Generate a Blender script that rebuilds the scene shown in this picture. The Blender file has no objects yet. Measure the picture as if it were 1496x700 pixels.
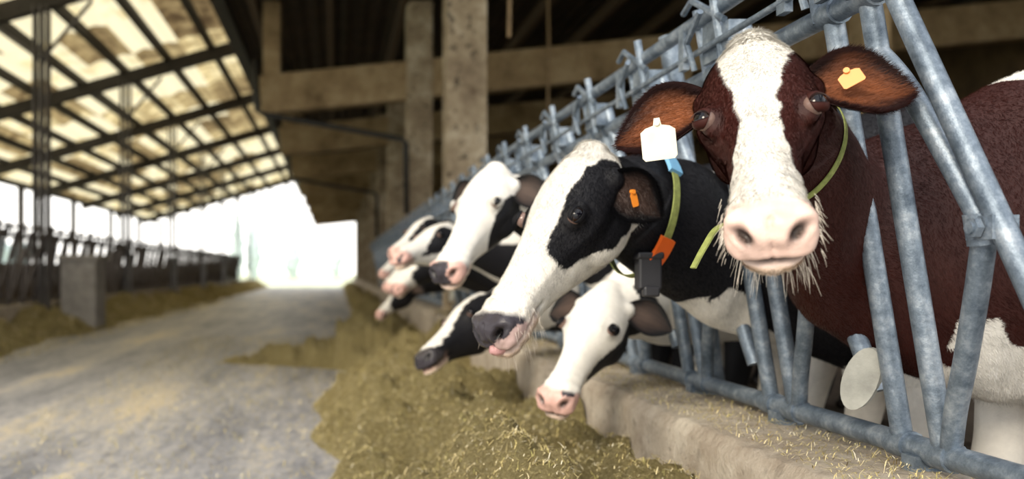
import bpy, math, numpy as np
from mathutils import Vector
rng=np.random.default_rng(7)
sc=bpy.context.scene
sc.view_settings.view_transform='Standard'
H=1.05
# ------------------------------------------------------------------ helpers
def V(*a): return np.array(a,dtype=float)
def nrm(v):
    v=np.asarray(v,float); return v/(np.linalg.norm(v)+1e-12)
def snoise(p,scale,seed,n=14):
    r=np.random.default_rng(seed)
    k=r.normal(size=(n,3)); k/=np.linalg.norm(k,axis=1)[:,None]
    k*=scale*r.uniform(.5,2.0,size=(n,1)); ph=r.uniform(0,6.28,n)
    return np.sin(p@k.T+ph).sum(1)/math.sqrt(n)*1.1
def gs(d2,s): return np.exp(-d2/(2*s*s))

class Mat:
    def __init__(s,name):
        s.m=bpy.data.materials.new(name); s.m.use_nodes=True
        s.nt=s.m.node_tree; s.n=s.nt.nodes; s.l=s.nt.links
        s.b=s.n['Principled BSDF']; s.out=s.n['Material Output']
    def node(s,t,**k):
        n=s.n.new(t)
        for a,b in k.items(): setattr(n,a,b)
        return n
    def link(s,a,b): s.l.new(a,b)
    def coords(s,scale=(1,1,1)):
        t=s.node('ShaderNodeTexCoord'); m=s.node('ShaderNodeMapping'); m.inputs['Scale'].default_value=scale
        s.link(t.outputs['Object'],m.inputs['Vector']); return m.outputs['Vector']
    def noise(s,scale,detail=4,vec=None,rough=.6):
        n=s.node('ShaderNodeTexNoise'); n.inputs['Scale'].default_value=scale
        n.inputs['Detail'].default_value=detail; n.inputs['Roughness'].default_value=rough
        s.link(vec if vec is not None else s.coords(),n.inputs['Vector']); return n.outputs['Fac']
    def ramp(s,fac,stops,interp='LINEAR'):
        r=s.node('ShaderNodeValToRGB'); e=r.color_ramp.elements; r.color_ramp.interpolation=interp
        while len(e)<len(stops): e.new(.5)
        for i,(p,c) in enumerate(stops):
            e[i].position=p; e[i].color=(c[0],c[1],c[2],1)
        s.link(fac,r.inputs['Fac']); return r.outputs['Color']
    def bump(s,h,strength=.3,dist=.01):
        b=s.node('ShaderNodeBump'); b.inputs['Strength'].default_value=strength; b.inputs['Distance'].default_value=dist
        s.link(h,b.inputs['Height']); s.link(b.outputs['Normal'],s.b.inputs['Normal'])
def simple(name,col,rough=.6,metal=0,var=.25,scale=8,bump=.2,bscale=60,vec=(1,1,1)):
    m=Mat(name); v=m.coords(vec)
    a=[c*(1-var) for c in col]; b=[min(1,c*(1+var)) for c in col]
    m.link(m.ramp(m.noise(scale,6,v),[(.3,a),(.7,b)]),m.b.inputs['Base Color'])
    m.b.inputs['Roughness'].default_value=rough; m.b.inputs['Metallic'].default_value=metal
    if bump: m.bump(m.noise(bscale,5,v),bump,.01)
    return m.m

class B:
    def __init__(s): s.v=[];s.f=[];s.mi=[];s.n=0
    def add(s,v,f,mi=0):
        v=[tuple(x) for x in v]; s.v+=v; s.f+=[tuple(i+s.n for i in q) for q in f]; s.mi+=[mi]*len(f); s.n+=len(v)
    def tube(s,pts,r,k=10,mi=0,close=True):
        pts=[np.asarray(p,float) for p in pts]; m=len(pts)
        rr=[r]*m if np.isscalar(r) else r
        up=None; vs=[]
        for i,p in enumerate(pts):
            t=nrm(pts[min(i+1,m-1)]-pts[max(i-1,0)])
            if up is None: up=V(0,0,1) if abs(t[2])<.9 else V(0,1,0)
            a=nrm(np.cross(t,up)); b=np.cross(a,t); up=b
            for j in range(k):
                th=2*math.pi*j/k; vs.append(p+rr[i]*(a*math.cos(th)+b*math.sin(th)))
        fs=[(i*k+j,i*k+(j+1)%k,(i+1)*k+(j+1)%k,(i+1)*k+j) for i in range(m-1) for j in range(k)]
        if close: fs+=[tuple(range(k))[::-1],tuple((m-1)*k+j for j in range(k))]
        s.add(vs,fs,mi)
    def box(s,c,size,mi=0,ax=None):
        c=np.asarray(c,float); ax=np.eye(3) if ax is None else np.array(ax)
        vs=[c+sum(ax[i]*size[i]*.5*sg[i] for i in range(3)) for sg in [(-1,-1,-1),(1,-1,-1),(1,1,-1),(-1,1,-1),(-1,-1,1),(1,-1,1),(1,1,1),(-1,1,1)]]
        s.add(vs,[(0,3,2,1),(4,5,6,7),(0,1,5,4),(1,2,6,5),(2,3,7,6),(3,0,4,7)],mi)
    def beam(s,p0,p1,w,h,mi=0):
        p0=np.asarray(p0,float);p1=np.asarray(p1,float);t=p1-p0;L=np.linalg.norm(t);t/=L
        u=V(0,0,1) if abs(t[2])<.95 else V(0,1,0)
        a=nrm(np.cross(t,u)); b=np.cross(a,t)
        s.box((p0+p1)/2,(L,w,h),mi,[t,a,b])
    def obj(s,name,mats,parent=None,smooth=False,bevel=0,angle=None):
        me=bpy.data.meshes.new(name); me.from_pydata(s.v,[],s.f); me.update()
        for m in (mats if isinstance(mats,list) else [mats]): me.materials.append(m)
        me.polygons.foreach_set('material_index',s.mi)
        if smooth: me.polygons.foreach_set('use_smooth',[True]*len(me.polygons))
        o=bpy.data.objects.new(name,me); sc.collection.objects.link(o)
        if parent: o.parent=parent
        if bevel:
            m=o.modifiers.new('bevel','BEVEL'); m.width=bevel; m.segments=2; m.limit_method='ANGLE'
        return o
def grid_mesh(name,X,Y,Z,mat,smooth=True):
    ny,nx=X.shape; v=np.stack([X,Y,Z],-1).reshape(-1,3)
    i=np.arange(ny*nx).reshape(ny,nx)
    f=np.stack([i[:-1,:-1],i[:-1,1:],i[1:,1:],i[1:,:-1]],-1).reshape(-1,4)
    return fast_mesh(name,v,f,mat,smooth)
def fast_mesh(name,v,f,mat,smooth=False,col=None,parent=None):
    me=bpy.data.meshes.new(name); k=f.shape[1]
    me.vertices.add(len(v)); me.vertices.foreach_set('co',v.astype(np.float32).ravel())
    me.loops.add(f.size); me.loops.foreach_set('vertex_index',f.astype(np.int32).ravel())
    me.polygons.add(len(f)); me.polygons.foreach_set('loop_start',np.arange(0,f.size,k,dtype=np.int32))
    me.update(calc_edges=True); me.validate()
    me.polygons.foreach_set('use_smooth',[smooth]*len(me.polygons))
    if col is not None:
        a=me.color_attributes.new('Col','FLOAT_COLOR','POINT'); a.data.foreach_set('color',col.astype(np.float32).ravel())
    me.materials.append(mat)
    o=bpy.data.objects.new(name,me); sc.collection.objects.link(o)
    if parent: o.parent=parent
    return o

# ------------------------------------------------------------------ materials
steel=Mat('galvanized_steel'); 
n1=steel.noise(14,8,None,.75); steel.link(steel.ramp(n1,[(.32,(.06,.085,.12)),(.5,(.17,.215,.27)),(.66,(.36,.41,.47)),(.8,(.62,.64,.66))]),steel.b.inputs['Base Color'])
steel.b.inputs['Metallic'].default_value=.5; steel.b.inputs['Roughness'].default_value=.42
steel.bump(steel.noise(60,6,None,.7),.45,.004); steel=steel.m
dsteel=simple('dark_painted_steel',(.03,.024,.02),.7,.1,.3)
gsteel=simple('weathered_steel_post',(.11,.10,.10),.55,.3,.4,6)
fsteel=simple('dull_weathered_barrier_steel',(.10,.085,.08),.65,.2,.5,5)
black=simple('black_conduit',(.012,.012,.013),.45,0,.2)
def concrete(name,stops,sc1,bstr,bs,pit=True):
    m=Mat(name); v=m.coords(); c=m.ramp(m.noise(sc1,10,v,.72),stops)
    vo=m.node('ShaderNodeTexNoise'); vo.inputs['Scale'].default_value=bs; vo.inputs['Detail'].default_value=3; m.link(v,vo.inputs['Vector'])
    k=m.ramp(vo.outputs['Fac'],[(.33,(.25,.25,.25)),(.42,(1,1,1))])
    mu=m.node('ShaderNodeMixRGB',blend_type='MULTIPLY'); mu.inputs[0].default_value=.85 if pit else .3; m.link(c,mu.inputs[1]); m.link(k,mu.inputs[2])
    m.link(mu.outputs[0],m.b.inputs['Base Color']); m.b.inputs['Roughness'].default_value=.93
    m.bump(m.noise(bs*1.3,8,v,.7),bstr,.02); return m.m
conc_col=concrete('column_concrete',[(.3,(.14,.095,.06)),(.5,(.34,.27,.18)),(.7,(.58,.50,.38))],2.5,.8,13)
conc_beam=concrete('beam_concrete',[(.3,(.13,.085,.04)),(.5,(.29,.205,.11)),(.7,(.46,.36,.22))],1.3,.5,9,False)
curb_m=concrete('curb_concrete',[(.3,(.30,.24,.18)),(.48,(.44,.375,.30)),(.68,(.62,.56,.47))],5,.9,24,False)
road=Mat('worn_concrete_floor')
v=road.coords((1,.16,1)); a=road.noise(1.5,8,v,.7); b=road.noise(14,6,road.coords((1,.5,1)),.75)
mx=road.node('ShaderNodeMath',operation='MULTIPLY_ADD'); mx.inputs[1].default_value=.45; road.link(b,mx.inputs[0]); road.link(a,mx.inputs[2])
road.link(road.ramp(mx.outputs[0],[(.54,(.15,.16,.19)),(.66,(.29,.295,.33)),(.76,(.45,.445,.46)),(.86,(.66,.58,.45))]),road.b.inputs['Base Color'])
road.b.inputs['Roughness'].default_value=.5; road.bump(b,.5,.012); road=road.m
ground_m=simple('pale_grass_yard',(.60,.64,.44),.95,0,.2,.3)
dirt=simple('stall_floor_concrete',(.09,.065,.045),.9,0,.4,3)
brown=simple('brown_wall',(.14,.09,.045),.9,0,.45,1.5)
dark_roof=simple('dark_corrugated_roof',(.045,.03,.018),.85,0,.4,1.2)
rm=Mat('fibreglass_roof_sheet')
br=rm.node('ShaderNodeTexVoronoi',distance='CHEBYCHEV'); br.inputs['Scale'].default_value=1.0; br.inputs['Randomness'].default_value=0
mp=rm.coords((.98,.42,.0)); rm.link(mp,br.inputs['Vector'])
sep=rm.node('ShaderNodeSeparateColor'); rm.link(br.outputs['Color'],sep.inputs[0])
nz=rm.noise(1.6,5,rm.coords((1.2,.8,.1)))
ad=rm.node('ShaderNodeMath',operation='MULTIPLY_ADD'); ad.inputs[1].default_value=.75; rm.link(sep.outputs[0],ad.inputs[0]); rm.link(nz,ad.inputs[2])
col=rm.ramp(ad.outputs[0],[(.42,(.08,.052,.026)),(.58,(.24,.175,.085)),(.74,(.46,.36,.18)),(.88,(.80,.68,.38)),(1.0,(.92,.84,.58))])
tr=rm.node('ShaderNodeBsdfTranslucent'); rm.link(col,tr.inputs['Color'])
rm.link(col,rm.b.inputs['Base Color']); rm.b.inputs['Roughness'].default_value=.6
ms=rm.node('ShaderNodeMixShader'); ms.inputs[0].default_value=.52
rm.link(rm.b.outputs[0],ms.inputs[1]); rm.link(tr.outputs[0],ms.inputs[2]); rm.link(ms.outputs[0],rm.out.inputs['Surface']); roof_m=rm.m
def attr_mat(name,rough=.65,rough2=.3,bump=.25,bs=260,sheen=.0,var=.3,spec=.5):
    m=Mat(name); a=m.node('ShaderNodeAttribute',attribute_name='Col')
    nz=m.noise(30,5); mr=m.node('ShaderNodeMapRange'); mr.inputs['To Min'].default_value=1-var; mr.inputs['To Max'].default_value=1+var*.4
    m.link(nz,mr.inputs['Value'])
    mu=m.node('ShaderNodeMixRGB',blend_type='MULTIPLY'); mu.inputs[0].default_value=1
    m.link(a.outputs['Color'],mu.inputs[1]); m.link(mr.outputs[0],mu.inputs[2]); m.link(mu.outputs[0],m.b.inputs['Base Color'])
    r=m.node('ShaderNodeMapRange'); r.inputs['To Min'].default_value=rough; r.inputs['To Max'].default_value=rough2
    m.link(a.outputs['Alpha'],r.inputs['Value']); m.link(r.outputs[0],m.b.inputs['Roughness'])
    if bump: m.bump(m.noise(bs,3),bump,.002)
    m.b.inputs['Sheen Weight'].default_value=sheen; m.b.inputs['Specular IOR Level'].default_value=spec
    return m.m
hide=attr_mat('cow_hide',.62,.27,.5,230,.0,.25,.3)
fur_m=attr_mat('cow_fur',.55,.55,0,1,0,.2,.12)
eye_m=attr_mat('cow_eye',.08,.08,0,1,0,.0,.4)
hay_m=attr_mat('hay',.85,.85,0,1,0,.1,.3)
hay_base=Mat('hay_base'); hb=hay_base.noise(60,12,None,.9)
hay_base.link(hay_base.ramp(hb,[(.3,(.09,.065,.02)),(.5,(.42,.34,.14)),(.72,(.84,.72,.40))]),hay_base.b.inputs['Base Color'])
hay_base.b.inputs['Roughness'].default_value=.95; hay_base.bump(hb,1,.05); hay_base=hay_base.m
cream_tag=simple('cream_plastic_tag',(.72,.67,.52),.45,0,.08,30,0)
orange_tag=simple('orange_plastic',(.85,.27,.03),.4,0,.06,8,0)
yellow_strap=simple('yellow_green_strap',(.27,.31,.09),.6,0,.3,60,.2,200)
blue_pl=simple('blue_plastic',(.22,.50,.78),.4,0,.08,8,0)
orange_pl=simple('orange_buckle_plastic',(.95,.16,.02),.4,0,.06,8,0)
black_pl=simple('black_plastic',(.02,.02,.025),.4,0,.1,8,0)
tongue_m=simple('tongue_flesh',(.50,.27,.27),.3,0,.2,40,.4,150)
white_pl=simple('pale_plastic',(.40,.40,.36),.55,0,.3,12,.2)

# ------------------------------------------------------------------ building
YE=55
b=B(); b.box((-1.9,YE/2-4,-.05),(6.1+.4,YE+8,.1)); b.obj('floor',road)
def flat(name,x0,x1,y0,y1,z,mat,t=.1):
    b=B(); b.box(((x0+x1)/2,(y0+y1)/2,z-t/2),(x1-x0,y1-y0,t)); return b.obj(name,mat)
flat('floor_stalls_right',1.44,13,-8,YE,.15,dirt,.25)
flat('floor_stalls_left',-11.5,-5.26,-8,YE,.05,dirt,.15)
flat('ground',-150,150,-60,260,-.12,ground_m,.2)
xs=np.linspace(-11.3,-2.0,140); ys=np.linspace(2,YE+.5,40)
X,Y=np.meshgrid(xs,ys); Z=7.29+.281*X+.03*np.sin(X*2*math.pi/.25*.5)
grid_mesh('roof_left',X,Y,Z,roof_m)
b=B()
for x in np.arange(-11.1,-1.9,1.02):
    z=7.29+.281*x-.12; b.beam((x,2,z),(x,YE+.3,z),.12,.2)
for y in [3,9]+list(np.arange(15,YE,6)):
    b.beam((-11.1,y,7.29-.281*11.1-.32),(-2.0,y,7.29-.281*2.0-.32),.18,.3)
b.beam((-2.0,2,6.05),(-2.0,YE,6.05),.25,.9)
b.obj('roof_purlins_left',dsteel)
for i,y in enumerate(np.arange(9,YE,6)):
    b=B(); zt=7.29-.281*4.95-.4
    b.box((-4.95,y,zt/2),(.03,.22,zt)); b.box((-4.84,y,zt/2),(.02,.24,zt)); b.box((-5.06,y,zt/2),(.02,.24,zt))
    b.tube([(-4.95,y,zt-.9),(-4.1,y,zt+.1)],.035,8); b.tube([(-4.95,y,zt-.9),(-5.8,y,zt-.3)],.035,8)
    b.obj('steel_roof_post',gsteel)
    b=B(); z2=7.29-.281*10.6-.3; b.box((-10.6,y+3,z2/2),(.18,.18,z2)); b.box((-10.6,y+3,.1),(.3,.3,.2)); b.obj('steel_eave_post',dsteel)
b=B(); b.box((-11.0,YE/2,.65),(.15,YE,1.3)); b.obj('wall_left',brown)
b=B(); b.box((-6.6,YE/2+3,.6),(.08,YE-8,1.2)); b.obj('dark_backing_left',dirt)  # added dark panel standing in for shade and cows behind the left fence
xs=np.linspace(-1.95,13.2,300); ys=np.linspace(3.2,YE,20); X,Y=np.meshgrid(xs,ys); Z=5.9+.05*X+.04*np.sin(X*2*math.pi/.3)
grid_mesh('roof_right',X,Y,Z,dark_roof)
b=B()
for x in np.arange(-1.4,13,1.3): b.beam((x,3.3,5.68+.05*x),(x,YE,5.68+.05*x),.12,.22)
b.obj('roof_purlins_right',simple('old_timber',(.09,.055,.03),.8))
for y in np.arange(10,YE,5.5):
    b=B(); 
    b.box((1.45,y,2.85),(.45,.4,5.7)); b.obj('concrete_column',conc_col,bevel=.02)
    if y>12:
        b=B(); p=lambda x:H+2.74+.33+.1*(x+.9)
        b.beam((-1.3,y,p(-1.3)),(13,y,p(13)),.35,.66); b.box((-1.1,y,p(-1.1)+.7),(.3,.33,1.8)); b.obj('concrete_roof_beam',conc_beam,bevel=.02)
b=B(); b.box((13.1,YE/2,3.2),(.2,YE,6.4)); b.obj('wall_right',brown)
b=B(); b.box((8,YE,3.2),(10.8,.2,6.4)); b.box((.9,YE,5.9),(3.6,.2,1.5)); b.obj('wall_end',brown)
for x in (6,9.5):
  b=B()
  for y in np.arange(10,YE,5.5): b.box((x,y,2.6),(.3,.3,5.2)); 
  b.obj('stall_columns',conc_beam)
b=B()
for y in (15,25.5):
    b.tube([(-1.33,y,4.6),(-1.33,y,3.75),(-1.2,y,3.68),(1.10,y,3.27),(1.19,y,3.2),(1.2,y,2.0)],.045,8)
b.obj('black_conduit_pipe',black,smooth=True)
b=B(); 
for x,y in ((3.1,13),(1.6,8.2)): b.tube([(x,y,5.8),(x+.02,y,4.2),(x,y,3.2)],.02,6)
b.obj('hanging_rope',simple('old_rope',(.2,.13,.06)))
b=B(); b.box((-4.5,15.9,.62),(.62,.7,1.24)); b.box((-4.5,15.9,1.27),(.72,.8,.1)); b.obj('concrete_water_trough',simple('whitewashed_concrete',(.32,.30,.28),.9),bevel=.03)
b=B(); b.box((1.235,YE/2-2,.3),(.37,YE+2,.58)); 
prof=[(1.04,-.02),(1.03,.3),(1.045,.56),(1.07,.595),(1.2,.605),(1.4,.6),(1.42,.55),(1.43,0)]
ys=np.concatenate([np.linspace(-1,6,300),np.linspace(6.1,YE,80)])
P=np.array(prof); P=np.array([[P[i]*(1-k/8)+P[i+1]*k/8 for k in range(8)] for i in range(len(P)-1)]).reshape(-1,2)
X,Yg=np.meshgrid(P[:,0],ys); Z,_=np.meshgrid(P[:,1],ys)
pts=np.stack([X,Yg,Z],-1).reshape(-1,3); nn=snoise(pts,14,3)*.003+snoise(pts,50,5)*.003
grid_mesh('feed_curb',X+nn.reshape(X.shape)*.8,Yg,Z+nn.reshape(X.shape),curb_m)
b=B(); b.box((-5.12,YE/2,.25),(.25,YE,.5)); b.obj('feed_curb',curb_m)
# ------------------------------------------------------------------ headlocks
PX=lambda z:1.315-.165*(z-.65)
def catmull(A,sub):
    A=np.asarray(A,float); out=[]
    for i in range(len(A)-1):
        p0,p1,p2,p3=A[max(i-1,0)],A[i],A[i+1],A[min(i+2,len(A)-1)]
        for k in range(sub):
            t=k/sub; out.append(.5*((2*p1)+(-p0+p2)*t+(2*p0-5*p1+4*p2-p3)*t*t+(-p0+3*p1-3*p2+p3)*t**3))
    out.append(A[-1]); return np.array(out)
def headlocks(name,k0,k1,flip=False,mats=None):
    b=B()
    def T(pts,r,k=12,mi=0):
        q=[]
        for y,z,*dx in pts:
            x=PX(z)+(dx[0] if dx else 0); q.append((x,y,z) if not flip else (-3.75-x,y,z-.08))
        b.tube(q,r,k,mi)
    def BX(y,z,dx,size,mi=0):
        x=PX(z)+dx; b.box((x if not flip else -3.75-x,y,z if not flip else z-.08),size,mi)
    y0=1.99+.62*k0-.5; y1=1.99+.62*k1+.3
    T([(y0,.65),(y1,.65)],.027,14); T([(y0,1.645),(y1,1.645)],.026,14)
    T([(y0,1.80,-.03),(y1,1.80,-.03)],.022); T([(y0,1.70,-.06),(y1,1.70,-.06)],.009)
    for k in range(k0,k1+1):
        y=1.99+.62*k
        T([(y+.07,.65),(y+.07,1.64)],.0225); T([(y-.07,.65),(y-.07,1.64)],.0225)
        n=y-.07
        def arc(P): 
            A=catmull([(p[0],p[1],0) for p in P],4); return [(q[0],q[1]) for q in A]
        T(arc([(n+.0,1.52),(n-.08,1.42),(n-.19,1.21),(n-.220,1.13),(n-.20,1.06),(n-.12,.88),(n-.06,.76),(n-.02,.66)]),.0215)
        T([(n-.055,1.74,.0),(n-.09,1.61,.0),(n-.305,1.044,.0),(n-.41,.76,.0)],.0225)
        T([(n-.222,1.10),(n-.222,1.16)],.030,14)
        BX(n-.245,1.13,-.0,(.050,.07,.045)); 
        T([(n-.245,1.13,-.045),(n-.245,1.13,.04)],.012)
        T([(n-.245,1.13,-.040),(n-.245,1.13,-.028)],.020,6)
        if k%3==1:
            K=24;vs=[];cx,cy,cz=PX(.78)-.03,n-.405,.79
            nn_=nrm(V(-.75,-.65,0)); aa=nrm(V(.65,-.75,0)); bb_=V(0,0,1)
            for sgn in (-1,1):
                for j in range(K):
                    th=2*math.pi*j/K; yy=.040*math.cos(th); zz=.076*math.sin(th)
                    p=V(cx,cy,cz)+nn_*.012*sgn+aa*(yy+.25*zz)+bb_*zz
                    if flip: p=V(-3.75-p[0],p[1],p[2]-.08)
                    vs.append(p)
            b.add(vs,[tuple(range(K))[::-1],tuple(range(K,2*K))]+[(j,(j+1)%K,K+(j+1)%K,K+j) for j in range(K)],1)
        BX(y-.0,1.72,-.035,(.014,.10,.12)); BX(n-.06,1.70,-.03,(.05,.04,.09))
        T([(n-.02,1.63,-.05),(n-.02,1.86,-.05)],.014,8); T([(y+.10,1.63,-.02),(y+.10,1.84,-.02)],.012,8)
        T([(n-.06,1.75,-.05),(y+.03,1.85,-.06),(y+.10,1.83,-.06)],.010,8)
        T([(y+.02,1.64,-.09),(y+.02,1.72,-.1),(y-.1,1.78,-.1)],.009,8)
        BX(y+.16,1.74,-.05,(.02,.04,.14)); 
        for q in (.07,-.07):
            T([(y+q-.03,1.645),(y+q+.03,1.645)],.032,14); T([(y+q-.032,.65),(y+q+.032,.65)],.033,14)
        if k%4==2: T([(y+.0,.60,.06),(y+.0,1.9,.10)],.035)
        BX(y,.612,0,(.08,.05,.05))
    return b.obj(name,mats,smooth=False)
def autosmooth(o,ang=40):
    me=o.data; me.polygons.foreach_set('use_smooth',[True]*len(me.polygons))
    try: me.set_sharp_from_angle(angle=math.radians(ang))
    except Exception: pass
autosmooth(headlocks('headlock_feed_barrier',-1,40,False,[steel,white_pl]))
autosmooth(headlocks('headlock_feed_barrier',8,70,True,[fsteel,fsteel]))
# ------------------------------------------------------------------ hay
def hay_right(X,Y):
    edge=np.interp(Y,[0,4.6,7,11,16,60],[-.25,-.13,-.05,.22,.46,.55])+.10*np.sin(Y*1.7)+.06*np.sin(Y*4.1+1)
    edge=edge-1.35*np.exp(-((Y-10.2)/.55)**2)
    w=np.clip((X-edge)/(1.08-edge),0,1)
    p=np.stack([X,Y,X*0],-1).reshape(-1,3)
    n1=snoise(p,3.2,11).reshape(X.shape); n2=snoise(p,11,12).reshape(X.shape); n3=snoise(p,36,13).reshape(X.shape); n4=snoise(p,95,14).reshape(X.shape)
    h=.35*np.clip(np.sin(np.clip(w*1.6,0,1)*math.pi/2),0,1)**.9*(1-.26*np.clip(w-.55,0,1)/.45)
    h=h*np.where(X<.0,.6,1)
    far=np.interp(Y,[0,2.6,4,8,12,60],[.8,1.0,1.25,1.25,1.0,.85])
    z=h*far*(1+.28*n1)+np.minimum(w*6,1)*(.050*n2+.030*n3+.013*n4)
    return np.where(w<=0,-.03,z)
def hay_left(X,Y):
    edge=-4.2+.12*np.sin(Y*1.3)+.07*np.sin(Y*3.1)
    w=np.clip((edge-X)/.85,0,1)
    p=np.stack([X,Y,X*0],-1).reshape(-1,3)
    z=.42*w**.8*(1+.2*snoise(p,3,21).reshape(X.shape))+.03*snoise(p,12,22).reshape(X.shape)*np.minimum(w*5,1)
    return np.where(w<=0,-.03,z)
def blades(n,fn,xr,ysamp,Lr,w,seed):
    r=np.random.default_rng(seed)
    x=r.uniform(xr[0],xr[1],n); y=ysamp(r,n); z=fn(x[None],y[None])[0]
    k=z>.005; x,y,z=x[k],y[k],z[k]; n=len(x)
    dr=r.normal(size=(n,3)); dr[:,2]=np.abs(dr[:,2])*.5-.05; dr/=np.linalg.norm(dr,axis=1)[:,None]
    L=r.uniform(Lr[0],Lr[1],n)[:,None]; sd=np.cross(dr,V(0,0,1)); sd/=np.linalg.norm(sd,axis=1)[:,None]
    W=(w*r.uniform(.5,1.4,n)*(1+y/6))[:,None]
    c=np.stack([x,y,z+.004],-1); a=c-dr*L/2; m=c+V(0,0,.004)*r.uniform(-.3,1.2,(n,1)); e=c+dr*L/2+V(0,0,-.2)*L*r.uniform(0,.5,(n,1))
    v=np.stack([a-sd*W,a+sd*W,m+sd*W,m-sd*W,e+sd*W*.6,e-sd*W*.6],1).reshape(-1,3)
    i=np.arange(n)[:,None]*6
    f=np.concatenate([i+np.array([0,1,2,3]),i+np.array([3,2,4,5])])
    pal=np.array([(.74,.61,.29),(.92,.79,.46),(.46,.41,.15),(.60,.50,.20),(.24,.18,.07),(.98,.90,.68)])
    cc=pal[r.choice(6,n,p=[.26,.19,.16,.17,.13,.09])]*r.uniform(.6,1.1,(n,1))
    cc=np.repeat(np.concatenate([cc,np.zeros((n,1))],1),6,axis=0)
    return v,f,cc
ys=np.concatenate([np.arange(1.6,8,.022),np.arange(8,20,.1),np.arange(20,YE,.5)]); xs=np.linspace(-1.6,1.03,130)
X,Y=np.meshgrid(xs,ys); hay_o=grid_mesh('hay_windrow',X,Y,hay_right(X,Y),hay_base)
v,f,c=blades(330000,hay_right,(-1.5,1.03),lambda r,n:1.7+ (r.uniform(0,1,n)**2.1)*20,(.008,.040),.0006,5)
fast_mesh('straw',v,f,hay_m,False,c,hay_o)
ys=np.arange(5,YE,.25); xs=np.linspace(-4.98,-4.0,30); X,Y=np.meshgrid(xs,ys); hl=grid_mesh('hay_windrow',X,Y,hay_left(X,Y),hay_base)
v,f,c=blades(15000,hay_left,(-4.98,-4),lambda r,n:r.uniform(8,35,n),(.05,.15),.002,6); fast_mesh('straw',v,f,hay_m,False,c,hl)
def flatfn(X,Y): return np.full(X.shape,.012)
v,f,c=blades(9000,flatfn,(-2.2,.4),lambda r,n:r.uniform(3.5,14,n),(.02,.06),.001,9)
v2,f2,c2=blades(7000,lambda X,Y:np.full(X.shape,.612),(1.05,1.4),lambda r,n:1.7+r.uniform(0,1,n)**1.5*8,(.008,.03),.0006,10)
v3,f3,c3=blades(2500,flatfn,(-4.4,-3.7),lambda r,n:r.uniform(8,30,n),(.03,.09),.0015,19)
fast_mesh('scattered_straw',np.concatenate([v,v2,v3]),np.concatenate([f,f2+len(v),f3+len(v)+len(v2)]),hay_m,False,np.concatenate([c,c2,c3]))

# ------------------------------------------------------------------ cows
def rings(vs,K):
    m=len(vs)//K
    f=[(i*K+j,i*K+(j+1)%K,(i+1)*K+(j+1)%K,(i+1)*K+j) for i in range(m-1) for j in range(K)]
    c0=np.mean(vs[:K],0); c1=np.mean(vs[-K:],0); n=len(vs)
    vs=list(vs)+[c0,c1]; f+=[(n,(j+1)%K,j) for j in range(K)]+[(n+1,(m-1)*K+j,(m-1)*K+(j+1)%K) for j in range(K)]
    return vs,f
HS=[ # t, ztop, zbot, wtop, wmid, wbot
(-.035,-.035,-.12,.022,.035,.03),(-.02,-.008,-.16,.036,.058,.05),(.02,.006,-.205,.056,.080,.065),(.07,.012,-.235,.078,.096,.07),(.13,.014,-.252,.09,.102,.062),
(.19,.009,-.25,.086,.104,.056),(.25,.0,-.226,.066,.090,.050),(.32,-.008,-.194,.050,.072,.043),(.39,-.013,-.166,.043,.061,.038),(.45,-.015,-.154,.046,.065,.040),
(.50,-.017,-.150,.055,.077,.044),(.54,-.024,-.147,.06,.081,.044),(.562,-.038,-.140,.055,.073,.038),(.574,-.055,-.126,.04,.055,.03)]
def head_loft(P,d,n,s,wf):
    x=np.cross(d,n); S=catmull(HS,5); K=40; vs=[]
    for t,zt,zb,wt,wm,wb in S:
        zc=(zt+zb)/2+ (zt-zb)*.1; fw=np.interp(t,[0,.05,.2,.28,.4,.5,.57],[1.05,1.10,1.10,1.08,1.02,.96,.95])*np.interp(t,[0,.25,.4],[wf,wf,1])
        for j in range(K):
            th=2*math.pi*j/K; c,sn=math.cos(th),math.sin(th)
            sg=math.copysign(abs(sn)**.85,sn); cg=math.copysign(abs(c)**.8,c)
            z=zc+(zt-zc)*sg if sn>0 else zc+(zc-zb)*sg
            u=abs(sg); w=wm*(1-u)+ (wt if sn>0 else wb)*u
            vs.append(P+s*(x*w*fw*cg+d*t+n*z))
    return rings(vs,K)
def body_loft(secs,K=36):
    S=catmull(secs,6); C=S[:,:3]; vs=[]; info=[]
    for i in range(len(S)):
        t=nrm(C[min(i+1,len(S)-1)]-C[max(i-1,0)]); a=nrm(np.cross(t,V(0,0,1))); u=np.cross(a,t)
        w,hu,hd=S[i,3:6]; info.append((C[i],t,a,u,w,hu,hd))
        for j in range(K):
            th=2*math.pi*j/K; c,sn=math.cos(th),math.sin(th)
            ww=w*(1-.3*max(sn,0)**2-.15*max(-sn,0)**2)
            vs.append(C[i]+a*ww*c+u*(hu if sn>0 else hd)*sn)
    v,f=rings(vs,K); return v,f,info
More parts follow.
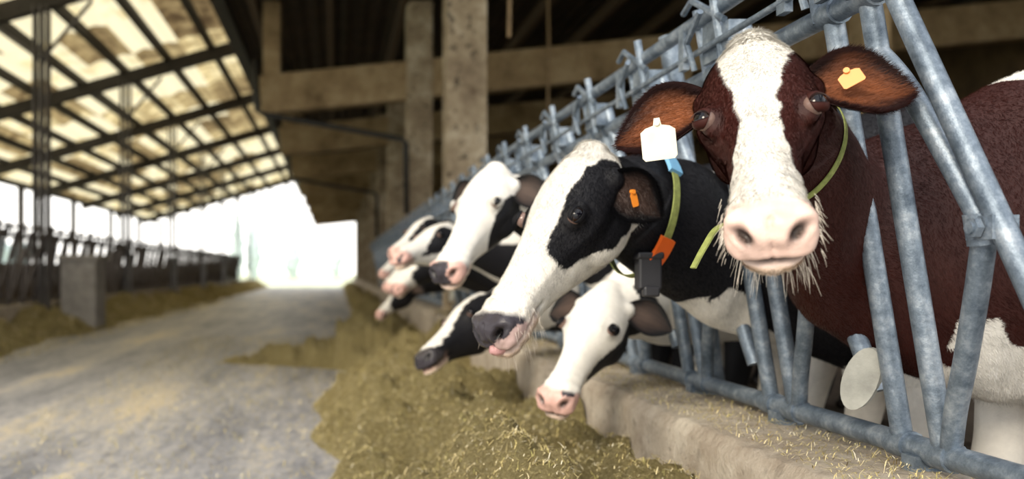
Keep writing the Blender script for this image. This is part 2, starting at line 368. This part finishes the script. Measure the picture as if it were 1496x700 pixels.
def ear_mesh(base,L,Nn,ln,wd,outc,inc,name,parent,furn=0):
    L=nrm(L); Nn=nrm(Nn-L*np.dot(Nn,L)); W=np.cross(L,Nn); nu,nv=26,17; vs=[];cs=[]
    rim=np.array(outc)*.35
    for layer in (0,1):
        for i in range(nu):
            u=i/(nu-1); w=wd*(.42+.75*math.sin(math.pi*min(1,u*.95+.02))**.9)*(1-u**5)**.6
            if i==nu-1: w=.002
            for j in range(nv):
                v=-1+2*j/(nv-1)
                cup=(.85-.40*u)
                ang=v*cup*1.35
                p=base+L*ln*u+W*w*math.sin(ang)/max(math.sin(cup*1.35),.3)+Nn*(w*(1-math.cos(ang))*1.0 - .012*layer*(1-.6*abs(v))*(1-.5*u))+V(0,0,-1)*.12*ln*u*u
                vs.append(p)
                if layer==0:
                    e=abs(v)**1.5*1.15+max(0,u-.35)**1.5*1.4+.10*math.sin(v*22+u*5)+.08*math.sin(v*41+u*9)+max(0,.30-u)*1.6
                    e=min(1,max(0,e)); cs.append([inc[k]*(1-e)+rim[k]*e for k in range(3)]+[0])
                else: cs.append([outc[0]*.6,outc[1]*.6,outc[2]*.6,0])
    f=[];n=nu*nv
    for i in range(nu-1):
        for j in range(nv-1):
            a=i*nv+j; f.append((a,a+1,a+nv+1,a+nv)); f.append((n+a,n+a+nv,n+a+nv+1,n+a+1))
    for i in range(nu-1):
        for j in (0,nv-1):
            a=i*nv+j; f.append((a,a+nv,n+a+nv,n+a))
    vs=np.array(vs); f=np.array(f); cs=np.array(cs)
    o=fast_mesh(name,vs,f,hide,True,cs,parent)
    if furn:
        e1=vs[f[:,1]]-vs[f[:,0]]; e2=vs[f[:,3]]-vs[f[:,0]]; fn=np.cross(e1,e2); A=np.linalg.norm(fn,axis=1)+1e-9
        nr=np.concatenate([np.tile(Nn,(n,1)),np.tile(-Nn,(n,1))])
        vpos=np.tile(np.linspace(-1,1,nv),nu*2)[:,None]; nr=nr+W[None]*np.concatenate([-vpos[:n]*.5,vpos[n:]*.8])*1.0
        nr/=np.linalg.norm(nr,axis=1)[:,None]
        edge=np.abs(vpos[f[:,0],0])>.8
        A=A*(1+4*edge)
        fur('ear_fur',vs,nr,f,A,cs,furn,lambda p:np.full(len(p),.014),lambda p:np.tile(L,(len(p),1)),5,o,.0005,.6)
    return o,(L,Nn,W)
def fur(name,co,nor,quads,area_w,col,n,lenf,flow,seed,parent,wid=.0006,lift=.33):
    r=np.random.default_rng(seed); p=area_w/area_w.sum()
    q=quads[r.choice(len(quads),n,p=p)]; a,b=r.uniform(0,1,(n,1)),r.uniform(0,1,(n,1))
    c=lambda A:(A[q[:,0]]*(1-a)+A[q[:,1]]*a)*(1-b)+(A[q[:,3]]*(1-a)+A[q[:,2]]*a)*b
    pos=c(co); N=c(nor); N/=np.linalg.norm(N,axis=1)[:,None]+1e-9; C=c(col)
    F=flow(pos); sw=snoise(pos,26,seed+50)[:,None]*.35
    F=F+np.cross(N,F)*sw+r.normal(size=F.shape)*.25; F-=N*(F*N).sum(1)[:,None]; F/=np.linalg.norm(F,axis=1)[:,None]+1e-9
    D=F*.95+N*lift*.8; L=(lenf(pos)*r.uniform(.6,1.3,n))[:,None]
    S=np.cross(D,N); S/=np.linalg.norm(S,axis=1)[:,None]+1e-9; w=wid*r.uniform(.7,1.4,(n,1))
    v=np.stack([pos-S*w-N*.001,pos+S*w-N*.001,pos+D*L],1).reshape(-1,3)
    f=np.arange(3*n).reshape(-1,3); br=r.uniform(.60,1.12,(n,1))*(1+.12*snoise(pos*np.array([1,1,.5]),120,seed+51)[:,None])
    cc=np.concatenate([np.clip(C[:,:3]*br,0,1),np.zeros((n,1))],1); cc=np.repeat(cc,3,axis=0)
    return fast_mesh(name,v,f,fur_m,False,cc,parent)
BLK=np.array((.008,.008,.011)); WHT=np.array((.88,.85,.79)); RED=np.array((.050,.0105,.0072)); CREAM=np.array((.80,.69,.55))
def make_cow(name,P,M,n0,Yc,Zr=1.12,voxel=.012,kind='holstein',seed=1,base=BLK,ears=None,earcol=None,furn=0,xoff=0,blaze=None,bias=0.2,cheek=None,nose=(.74,.46,.40),spot=.0,inner=(.07,.045,.035),wf=1.0,eart=.05,earlen=.205,eyet=.205,nks=1.0,earw=.060,eyeo=(.76,.62,.10),eyep=(.0985,-.028),opn=(32,27)):
    P=V(*P);M=V(*M);n0=V(*n0); nose=np.array(nose)
    diff=M-P; e1=nrm(diff); e2=nrm(n0-e1*np.dot(n0,e1)); ph=math.atan2(.07,.56)
    d=math.cos(ph)*e1+math.sin(ph)*e2; n=-math.sin(ph)*e1+math.cos(ph)*e2; x=np.cross(d,n); s=np.linalg.norm(diff)/.564
    a0=P+s*(.05*d-.10*n); R=V(1.26,Yc,Zr); mid=(a0+R)/2
    X0=xoff; Yb=Yc+.02
    a_1=P+s*(.12*d-.07*n)
    secs=[list(a_1)+[.04,.05,.05],list(a0)+[.080*s,.080*s,.10*s*nks],list(mid)+[.105,.15*nks,.17*nks],list(R)+[.125,.21,.26],
      [1.56+X0,Yb,1.14,.20,.33,.40],[1.85+X0,Yb,1.16,.27,.41,.47],[2.3+X0,Yb,1.13,.29,.42,.48],[2.8+X0,Yb,1.12,.29,.43,.48],[3.2+X0,Yb,1.18,.26,.38,.38],[3.5+X0,Yb,1.2,.2,.32,.28],[3.6+X0,Yb,1.18,.10,.2,.18]]
    bb=B(); v1,f1,info=body_loft(secs); bb.add(v1,f1)
    v2,f2=head_loft(P,d,n,s,wf); bb.add(v2,f2)
    def ell(c,r,ax):
        K1,K2=10,14; vs=[]
        for i in range(1,K1):
            for j in range(K2):
                a=math.pi*i/K1; t=2*math.pi*j/K2
                vs.append(c+ax[0]*r[0]*math.cos(a)+ax[1]*r[1]*math.sin(a)*math.cos(t)+ax[2]*r[2]*math.sin(a)*math.sin(t))
        v,f=rings(vs,K2); bb.add(v,f)
    HP=lambda a,t,z:P+s*(x*a+d*t+n*z)
    ell(HP(0,-.018,-.045),(s*.05,s*.03,s*.045),[x,d,n])
    for sg in (-1,1):
        ell(HP(sg*.080*wf,eyet-.016,-.044),(s*.048,s*.028,s*.030),[d,x,n])
        ell(HP(sg*.054*wf,.15,-.15),(s*.11,s*.050,s*.085),[d,x,n])
        ell(HP(sg*.082*wf,eart,-.080),(s*.040,s*.036,s*.036),[x,d,n])
        ell(HP(sg*.044,.526,-.058),(s*.034,s*.032,s*.032),[d,x,n])
        y=Yb+sg*.15
        for pts in ([(1.78,y,1.0,.13),(1.80,y,.80,.09),(1.78,y,.62,.062),(1.76,y,.50,.056),(1.77,y,.36,.036),(1.77,y,.26,.042),(1.75,y,.20,.04),(1.73,y,.152,.055)],
                    [(3.2,y,1.1,.2),(3.15,y,.88,.15),(3.28,y,.70,.085),(3.42,y,.60,.055),(3.38,y,.42,.04),(3.36,y,.28,.042),(3.33,y,.2,.04),(3.30,y,.152,.055)]):
            A=catmull(pts,4); bb.tube([(q[0]+X0,q[1],q[2]) for q in A],[q[3] for q in A],14)
    ell(V(2.95+X0,Yb,.72),(.2,.15,.15),[V(1,0,0),V(0,1,0),V(0,0,1)])
    A=catmull([(3.6+X0,Yb,1.42,.035),(3.68+X0,Yb,1.2,.025),(3.68+X0,Yb,.8,.018),(3.68+X0,Yb,.55,.04),(3.68+X0,Yb,.42,.02)],5); bb.tube([q[:3] for q in A],[q[3] for q in A],10)
    bb.tube([(3.45+X0,Yb,1.42),(3.6+X0,Yb,1.42)],.04,10)
    tmp=bb.obj('tmp',hide)
    m=tmp.modifiers.new('r','REMESH'); m.mode='VOXEL'; m.voxel_size=voxel; m.adaptivity=0
    m=tmp.modifiers.new('s','SMOOTH'); m.factor=.5; m.iterations=int(6*(.010/voxel)**1+2)
    dg=bpy.context.evaluated_depsgraph_get(); me=bpy.data.meshes.new_from_object(tmp.evaluated_get(dg))
    bpy.data.objects.remove(tmp)
    nv=len(me.vertices); co=np.empty(nv*3,np.float32); me.vertices.foreach_get('co',co); co=co.reshape(-1,3).astype(float)
    no=np.empty(nv*3,np.float32); me.vertices.foreach_get('normal',no); no=no.reshape(-1,3).astype(float)
    q=(co-P)/s; hx,ht,hz=q@x,q@d,q@n; ax=np.abs(hx)
    head=(hz>-.27)&(ht>-.08)&(ht<.62)&(ax<.19)
    disp=np.zeros(nv)
    uu=ax-.043; vv_=hz+.052; ra=uu*.80+vv_*.60; rb=-uu*.60+vv_*.80
    dn=(ra/1.65)**2+((rb+ra*ra*12)/.9)**2 + ((ht-.56)*.25)**2
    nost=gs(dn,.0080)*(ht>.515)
    rim=np.exp(-((np.sqrt(dn)-.018)/.006)**2)*(ht>.515)
    disp+=-.020*nost+.003*rim
    zl=np.interp(ht,[.38,.46,.54,.58],[-.118,-.112,-.108,-.104])
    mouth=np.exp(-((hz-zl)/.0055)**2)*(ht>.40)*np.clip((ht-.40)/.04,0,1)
    disp+=-.012*mouth
    disp+=.006*np.exp(-((hz-zl+.020)/.012)**2)*(ht>.45)+.004*np.exp(-((hz-zl-.015)/.010)**2)*(ht>.45)
    disp+=-.005*np.exp(-(hx/.004)**2)*(ht>.545)*(hz>-.105)
    disp+=-.010*gs((ht-.30)**2*.4+(hz+.085)**2,.028)*(ax>.04)
    disp+=.0012*snoise(q,160,seed+7)*(ht>.46)
    disp+=.0018*np.sin(ht*170+ax*40)*gs((ht-.46)**2,.03)*(hz>-.09)
    disp+=.0022*np.sin((ht-eyet)*230+hz*60)*gs((ht-eyet+.040)**2+(hz+.045)**2,.022)*(ax>.05)
    disp*=head*s
    nk=(~head)&(co[:,0]<1.9)
    disp+=nk*.005*snoise(co*np.array([1,1,.35]),22,seed+5)
    disp+=(~head)*.006*snoise(co,5,seed+6)
    co=co+no*disp[:,None]
    me.vertices.foreach_set('co',co.astype(np.float32).ravel()); me.update()
    e=snoise(q,22,seed+1)*.007+snoise(q,90,seed+2)*.003
    body=snoise(co*np.array([.8,1.2,1.]),3.3,seed)+snoise(co,9,seed+3)*.25+snoise(co,60,seed+4)*.04
    col=np.where((body>bias)[:,None],WHT,base); wet=np.zeros(nv)
    if kind=='red':
        zb=.97+.10*snoise(co*np.array([1,1,0]),5,3)+.05*snoise(co,16,4)+snoise(co,70,6)*.012
        w=(co[:,2]<zb)&(co[:,0]>1.45); spot_=(snoise(co,26,8)>.8)
        w=(w&~spot_)|((co[:,2]>1.515+.02*snoise(co,14,9))&(co[:,0]>1.55)); 
        col=np.where(w[:,None],WHT,base*.75)
        wc=np.clip((1.02+.03*snoise(co,30,19)-co[:,2])/.05,0,1)*np.clip((1.10-co[:,0])/.04,0,1)
        col=col*(1-wc[:,None])+CREAM*.8*wc[:,None]
    if kind=='black':
        zb=.86+.12*snoise(co*np.array([1,1,0]),7,13)+.05*snoise(co,16,14)+snoise(co,70,6)*.012
        w=(co[:,2]<zb)&(co[:,0]>.98); w|=(snoise(co,5,31)>1.25)&(co[:,0]>1.5)
        w|=(np.abs(co[:,2]-.93-.25*(co[:,0]-1.0))<.028+.012*snoise(co,20,41))&(co[:,0]<1.12)
        col=np.where(w[:,None],WHT,base)
    bl=blaze or ([-.05,.05,.12,.2,.28,.36,.42,.47],[.05,.05,.05,.04,.035,.045,.07,.2])
    wb=np.interp(ht,*bl); hw=(ax+e<wb)&(hz>-.10)
    if kind=='white':
        hc=np.ones(nv,bool)
        cm=(hx<0)&(((ht-.19)/.12)**2+((hz+.15)/.085)**2+e*30<1)&(ax>.03)
        hc&=~cm
    else:
        ck=cheek or ([.0,.2,.34,.4],[-.4,-.4,-.3,-.05])
        hc=hw|(hz+e<np.interp(ht,*ck))
        if spot: hc|=snoise(q,16,seed+9)>spot
    hcol=np.where(hc[:,None],WHT,base)
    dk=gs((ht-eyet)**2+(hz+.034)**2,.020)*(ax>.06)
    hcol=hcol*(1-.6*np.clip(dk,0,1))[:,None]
    pad=np.clip((ht-np.interp(hz,[-.11,-.06,-.02,.0],[.47,.48,.505,.52])+e*1.5)/.02,0,1)*(hz>zl-.004)
    lips=np.exp(-((hz-zl)/.016)**2)*np.clip((ht-.43)/.03,0,1)
    pn=nose*np.ones((nv,1))
    if kind!='red':
        sp=snoise(q,38,seed+12)>(.25 if kind!='black' else -.9); pn=np.where(sp[:,None],np.array((.045,.04,.05)),pn)
    else:
        pn=pn*(1+.12*snoise(q,60,3)[:,None]+.08*snoise(q,150,4)[:,None])
    chin=(hz<zl-.01)&(ht>.44); hcol=np.where(chin[:,None],CREAM*.95,hcol)
    hcol=hcol*(1-pad)[:,None]+pn*pad[:,None]
    lp=np.clip(lips*.8*(1-pad),0,1)[:,None]; hcol=hcol*(1-lp)+np.array((.58,.36,.29))*lp
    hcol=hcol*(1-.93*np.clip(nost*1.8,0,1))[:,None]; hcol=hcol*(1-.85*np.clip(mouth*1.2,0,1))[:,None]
    wet=np.where(head,np.maximum(pad,lips*.5),0)
    bound=head&((hz>-.235)|(ht>.2))
    col=np.where(bound[:,None],hcol,col)
    col=np.where((co[:,2]<.205)[:,None],np.array((.05,.04,.035)),col)
    C4=np.concatenate([np.clip(col,0,1),wet[:,None]],1)
    me.name=name; a=me.color_attributes.new('Col','FLOAT_COLOR','POINT'); a.data.foreach_set('color',C4.astype(np.float32).ravel())
    me.polygons.foreach_set('use_smooth',[True]*len(me.polygons))
    o=bpy.data.objects.new(name,me); sc.collection.objects.link(o)
    ec=earcol if earcol is not None else base
    ears=ears or {1:(.95,-.05,-.35),-1:(-.95,-.05,-.35)}; efr={}
    for sg,l in ears.items():
        L=x*l[0]+d*l[1]+n*l[2]; bs=HP(sg*.088*wf,eart,-.080)
        _,fr=ear_mesh(bs,L,n*.9+d*.35,earlen*s,earw*s,ec,inner,'ear_left' if sg>0 else 'ear_right',o,14000 if furn else 0); efr[sg]=(bs,fr)
    for sg in (-1,1):
        c=HP(sg*eyep[0]*wf,eyet,eyep[1]); oo=nrm(x*sg*eyeo[0]+n*eyeo[1]+d*eyeo[2]); h=nrm(d-oo*np.dot(d,oo)); vv=np.cross(oo,h)
        if np.dot(vv,n)<0: vv=-vv
        if kind=='red':
            h=nrm(x*sg*.8-n*.45-d*.45); h=nrm(h-oo*np.dot(h,oo)); vv=np.cross(oo,h)
            if np.dot(vv,d)>0: vv=-vv
        r=.0210*s; K1,K2=24,28; vs=[];cs=[]
        for i in range(1,K1):
            for j in range(K2):
                A=math.pi*i/K1; t=2*math.pi*j/K2
                vs.append(c+r*(oo*math.cos(A)+h*math.sin(A)*math.cos(t)+vv*math.sin(A)*math.sin(t)))
                g=A*math.sqrt((math.cos(t)*.90)**2+math.sin(t)**2)
                cs.append((.003,.003,.006,0) if g<.66 else ((.016,.007,.004,0) if g<1.02 else (.20,.13,.11,0)))
        v,f=rings(vs,K2); cs+=[(.003,.003,.006,0),(.2,.12,.1,0)]
        eb=B(); eb.add(v,f); eo=eb.obj('eye',eye_m,o,True)
        at=eo.data.color_attributes.new('Col','FLOAT_COLOR','POINT'); at.data.foreach_set('color',np.array(cs,np.float32).ravel())
        vs=[];cs=[];f=[]; na,nb=22,8; eyec=base*.7+.002 if kind!='white' else WHT*.5
        for up in (1,-1):
            off=len(vs)
            for i in range(na):
                al=-1+2*i/(na-1); alpha=al*1.15; op=math.radians(opn[0] if up>0 else opn[1])*max(0,1-al*al)**.7
                for j in range(nb):
                    be=up*(op+(math.radians(80)-op)*j/(nb-1)); rr=r*(1.07+.09*math.sin(math.pi*min(1,j/(nb-1)*1.0)))-r*.25*max(0,(j/(nb-1))-.6)
                    vs.append(c+rr*(oo*math.cos(be)*math.cos(alpha)+h*math.cos(be)*math.sin(alpha)+vv*math.sin(be)))
                    k=.25 if j<1 else 1.; cs.append([eyec[0]*k,eyec[1]*k,eyec[2]*k,0])
            for i in range(na-1):
                for j in range(nb-1):
                    a_=off+i*nb+j; f.append((a_,a_+1,a_+nb+1,a_+nb))
        lo=fast_mesh('eyelids',np.array(vs),np.array(f),fur_m,True,np.array(cs),o)
        md=lo.modifiers.new('s','SOLIDIFY'); md.thickness=.002*s; md.offset=0
        if furn:
            lb=B()
            for al in np.linspace(-.8,.8,22):
                alpha=al*1.15; be=math.radians(opn[0])*max(0,1-al*al)**.7
                p0=c+r*1.09*(oo*math.cos(be)*math.cos(alpha)+h*math.cos(be)*math.sin(alpha)+vv*math.sin(be)); dd=nrm(oo*.8+h*al*.6+d*.3+V(0,0,-.5))
                lb.tube([p0,p0+dd*.005,p0+dd*.010+V(0,0,-.002)],[.0004,.0003,.0001],4)
            lb.obj('eyelashes',black_pl if kind!='red' else simple('lash',(.04,.02,.015),.6,0,.1,8,0),o)
    if furn:
        Q=np.empty(len(me.polygons)*4,np.int32); me.loops.foreach_get('vertex_index',Q); Q=Q.reshape(-1,4)
        ctr=co[Q].mean(1); cq=(ctr-P)/s; isH=bound[Q[:,0]]
        W=np.where(ctr[:,0]<2.1,1.0,0)+isH*3.5; W*= (C4[Q[:,0],3]<.25); W*=(ctr[:,2]>.7)
        nr=np.empty(nv*3,np.float32); me.vertices.foreach_get('normal',nr); nr=nr.reshape(-1,3).astype(float)
        ex=np.abs(cq@x)-eyep[0]*wf
        e1_=np.sqrt(ex**2+(cq@d-eyet)**2+(cq@n-eyep[1])**2); W*=(e1_>.030)
        def lenf(p):
            u=(p-P)/s; t=u@d; z=u@n; hd=(z>-.235)&(t>-.08)
            L=np.where(hd,.0095,.014); L=np.where(hd&(t<.03)&(z>-.08)&(np.abs(u@x)<.06),.018,L); L=np.where(hd&(t>.42)&(z<-.115),.013,L)
            return L
        def flow(p):
            u=(p-P)/s; t=u@d; z=u@n; hd=((z>-.235)&(t>-.08))[:,None]
            return np.where(hd,d+.25*V(0,0,-1)+x*(u@x)[:,None]*3,V(.55,.1,-.8))
        fur('fur',co,nr,Q,W,C4,furn,lenf,flow,seed,o)
        r=np.random.default_rng(seed); wb_=B()
        for k in range(300 if kind=='red' else 90):
            sg=r.choice([-1,1]); t=r.uniform(.44,.56); z=r.uniform(-.155,-.115) if k%4 else r.uniform(-.11,-.05); a=sg*r.uniform(.0,.06) if k%4 else sg*.075
            st=HP(a,t,z); dr=nrm(x*a*8+d*r.uniform(.1,.7)-n*(.6 if k%4 else 0)+V(0,0,-.9)+r.normal(size=3)*.25); L=r.uniform(.015,.055)*(1 if k%4 else .5)
            wb_.tube([st,st+dr*L*.5,st+dr*L+V(0,0,-.25)*L],[.0004,.0003,.0001],4)
        wo=wb_.obj('whiskers',simple('whisker',(.75,.68,.58),.4,0,.1,8,0),o)
    return dict(o=o,P=P,d=d,n=n,x=x,s=s,info=info,ear=efr,HP=HP)

def tag(parent,c,right,down,w,h,mat,name='ear_tag'):
    right=nrm(right); down=nrm(down-right*np.dot(down,right)); nn=np.cross(right,down)
    out=[(-.5,.12),(-.35,0),(-.12,-.06),(-.08,-.28),(.08,-.28),(.12,-.06),(.35,0),(.5,.12),(.5,.9),(.42,1),(-.42,1),(-.5,.9)]
    K=len(out); vs=[c+right*a*w+down*bb_*h+nn*.0012*sg for sg in (-1,1) for a,bb_ in out]
    b=B(); b.add(vs,[tuple(range(K))[::-1],tuple(range(K,2*K))]+[(j,(j+1)%K,K+(j+1)%K,K+j) for j in range(K)])
    b.tube([c+down*-.12*h-nn*.006,c+down*-.12*h+nn*.006],.006,10)
    return b.obj(name,mat,parent)
def band(parent,cen,A1,A2,axis,w,segs,name):
    for i,(d0,d1,mat,th,ww) in enumerate(segs):
        m=max(3,int((d1-d0)/4)); b=B(); vs=[]
        for k in range(m+1):
            t=math.radians(d0+(d1-d0)*k/m); o_=A1*math.cos(t)+A2*math.sin(t); out=nrm(o_); p=cen+o_
            for (q1,q2) in ((-.5,0),(.5,0),(.5,1),(-.5,1)): vs.append(p+axis*q1*ww+out*q2*th)
        f=[(k*4+j,k*4+(j+1)%4,(k+1)*4+(j+1)%4,(k+1)*4+j) for k in range(m) for j in range(4)]+[(3,2,1,0),(m*4,m*4+1,m*4+2,m*4+3)]
        b.add(vs,f); b.obj(name+'_part',mat,parent)

# red cow
r=make_cow('red_holstein_cow',(.878,1.88,1.545),(.757,1.545,1.100),(-.44,-.87,.15),2.20,1.17,.0055,'red',11,RED,
  ears={1:(.97,-.02,-.2),-1:(-.93,-.20,-.2)},furn=240000,nose=(.76,.54,.46),eart=.115,wf=1.03,earlen=.20,eyet=.240,earw=.068,eyeo=(.60,.78,.14),eyep=(.0935,-.026),opn=(30,28),
  blaze=([-.05,.05,.10,.16,.22,.30,.38,.44,.47],[.072,.070,.062,.046,.036,.036,.042,.058,.2]),inner=(.27,.085,.03))
bs,(L,Nn,W)=r['ear'][1]; tag(r['o'],bs+L*.085+Nn*.075+V(0,0,-.055),r['x']*-1,V(0,0,-1),.070,.070,cream_tag)
bs,(L,Nn,W)=r['ear'][-1]; tag(r['o'],bs+L*.065+Nn*.04+V(0,0,.005),r['x']*-.8+V(0,0,.35),V(-.4,0,-1),.042,.030,orange_tag)
inf=min(r['info'],key=lambda q:abs(q[0][0]-1.05)); c,t,a,u,w,hu,hd=inf
A1=a*(w+.002); A2=u*((hu+hd)/2+.004); cc=c+u*((hu-hd)/2-.002)
band(r['o'],cc,A1,A2,t,.03,[(0,360,yellow_strap,.003,.014)],'collar')
sb=B(); A=catmull([(1.00,2.02,1.09),(.90,1.98,1.15),(.84,1.95,1.145),(.80,1.93,1.10),(.772,1.92,1.055)],6)
for i in range(len(A)-1): sb.beam(A[i],A[i+1]+(A[i+1]-A[i])*.05,.016,.004)
sb.obj('collar_loose_end',yellow_strap,r['o'])
# black & white cow
r=make_cow('black_and_white_cow',(.672,2.45,1.385),(.405,2.31,.875),(-.8,-.42,.5),2.82,1.12,.0055,'black',23,BLK,
  ears={1:(.8,-.1,-.5),-1:(-.80,.30,-.48)},furn=180000,nose=(.5,.36,.34),earlen=.15,earw=.055,nks=1.22,eyet=.210,eyep=(.0995,-.030),eyeo=(.84,.50,.08),
  blaze=([-.05,.0,.1,.2,.3,.34,.4],[.07,.066,.06,.056,.062,.09,.2]),cheek=([-.05,.05,.15,.25,.32,.36],[-.4,-.22,-.185,-.145,-.11,.1]),inner=(.06,.035,.028))
bs,(L,Nn,W)=r['ear'][-1]; tag(r['o'],bs+L*.08+Nn*.02,V(1,.2,.3),V(-.3,0,-1),.018,.036,orange_tag)
tb=B(); hp=r['HP']
A=catmull([(*hp(-.0,.44,-.112),.018),(*hp(-.01,.53,-.108),.022),(*hp(-.005,.572,-.10),.018),(*hp(.0,.585,-.085),.010)],5); tb.tube([q[:3] for q in A],[q[3] for q in A],14); tb.obj('tongue',tongue_m,r['o'],True)
inf=min(r['info'],key=lambda q:abs(q[0][0]-.875)); c,t,a,u,w,hu,hd=inf
if a[1]>0: a=-a
A1=a*(w+.014); A2=u*((hu+hd)/2+.02); cc=c+u*(hu-hd)/2
band(r['o'],cc,A1,A2,t,.03,[(-25,38,yellow_strap,.004,.026),(70,312,yellow_strap,.004,.026),(36,72,blue_pl,.012,.052),(-48,-24,orange_pl,.012,.055)],'collar')
bx=B(); pb=cc+A1*math.cos(math.radians(-62))+A2*math.sin(math.radians(-62))+V(0,-.012,-.01); bx.box(pb,(.065,.045,.10)); bx.box(pb+V(0,-.02,-.055),(.045,.03,.03)); bx.box(pb+V(0,-.0,.045),(.075,.055,.02)); bx.obj('sensor_box',black_pl,r['o'],bevel=.006)
# others
make_cow('holstein_cow',(.985,3.25,1.0),(.734,3.0,.595),(-.55,-.75,.4),3.44,1.0,.009,'holstein',35,BLK,earcol=BLK,bias=-.5,blaze=([-.05,.1,.3,.5],[.09,.2,.2,.2]),earlen=.17)
make_cow('holstein_cow',(.672,3.85,1.505),(.440,3.58,1.025),(-.66,-.72,.3),4.06,1.2,.009,'white',44,BLK,earcol=BLK,ears={1:(.9,.1,-.35),-1:(-.9,.15,-.35)},bias=.3,earlen=.17)
make_cow('holstein_cow',(.71,4.5,.93),(.41,4.15,.62),(-.75,-.3,.6),4.68,.98,.012,'holstein',52,BLK,bias=.4,blaze=([-.05,.2,.3,.5,.6],[.05,.04,.05,.05,.05]),cheek=([0,.6],[-.4,-.4]),nose=(.05,.045,.05))
make_cow('holstein_cow',(.64,5.2,1.33),(.335,4.87,1.11),(-.6,-.5,.7),5.30,1.15,.012,'holstein',61,BLK,bias=.1,spot=.1,blaze=([-.05,.2,.3,.36,.45],[.07,.06,.06,.08,.2]),earlen=.16)
make_cow('holstein_cow',(.60,5.8,1.40),(.36,5.5,1.15),(-.6,-.5,.7),5.92,1.15,.014,'holstein',77,BLK,bias=.3)
rr=np.random.default_rng(4)
for k in range(7,12):
    y=1.99+.62*k+.21; z=rr.choice([1.35,.95,1.25]); 
    make_cow('holstein_cow',(.7,y-.1,z),(.42,y-.3,z-.35),(-.7,-.4,.5),y,1.1,.02,'holstein',80+k,BLK,bias=rr.uniform(-.2,.5))

# ------------------------------------------------------------------ outdoor trees
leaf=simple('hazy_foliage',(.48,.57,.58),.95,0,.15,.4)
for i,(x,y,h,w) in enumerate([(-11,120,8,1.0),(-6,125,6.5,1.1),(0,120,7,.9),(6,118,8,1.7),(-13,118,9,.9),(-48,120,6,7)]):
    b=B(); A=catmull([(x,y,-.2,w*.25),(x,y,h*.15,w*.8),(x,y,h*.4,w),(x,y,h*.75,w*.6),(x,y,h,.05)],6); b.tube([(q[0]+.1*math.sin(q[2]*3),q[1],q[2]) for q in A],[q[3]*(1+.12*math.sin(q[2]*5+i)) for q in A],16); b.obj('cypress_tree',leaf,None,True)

# ------------------------------------------------------------------ light: hazy sky, brighter toward horizon
w=bpy.data.worlds.new('sky'); sc.world=w; w.use_nodes=True; nt=w.node_tree; bg=nt.nodes['Background']
tc=nt.nodes.new('ShaderNodeTexCoord'); sx=nt.nodes.new('ShaderNodeSeparateXYZ'); nt.links.new(tc.outputs['Generated'],sx.inputs[0])
rp=nt.nodes.new('ShaderNodeValToRGB'); nt.links.new(sx.outputs['Z'],rp.inputs['Fac'])
e=rp.color_ramp.elements; e[0].position=0; e[0].color=(1,.97,.91,1); e[1].position=.45; e[1].color=(.66,.67,.69,1)
nt.links.new(rp.outputs['Color'],bg.inputs[0]); bg.inputs[1].default_value=2.6
L=bpy.data.lights.new('sun','SUN'); L.energy=3.2; L.angle=math.radians(20); L.color=(1,.88,.70)
lo=bpy.data.objects.new('sun',L); sc.collection.objects.link(lo)
lo.rotation_euler=Vector((.80,.95,-.70)).to_track_quat('-Z','Y').to_euler()
# ------------------------------------------------------------------ camera
cam=bpy.data.cameras.new('camera'); co_=bpy.data.objects.new('camera',cam); sc.collection.objects.link(co_)
co_.location=(0,0,H); co_.rotation_euler=(math.radians(90),0,0)
cam.sensor_width=36; cam.lens=1300/1496*36; cam.shift_x=258/1496; cam.shift_y=45/1496
cam.clip_end=500; cam.dof.use_dof=True; cam.dof.focus_distance=1.95; cam.dof.aperture_fstop=1.9
sc.camera=co_
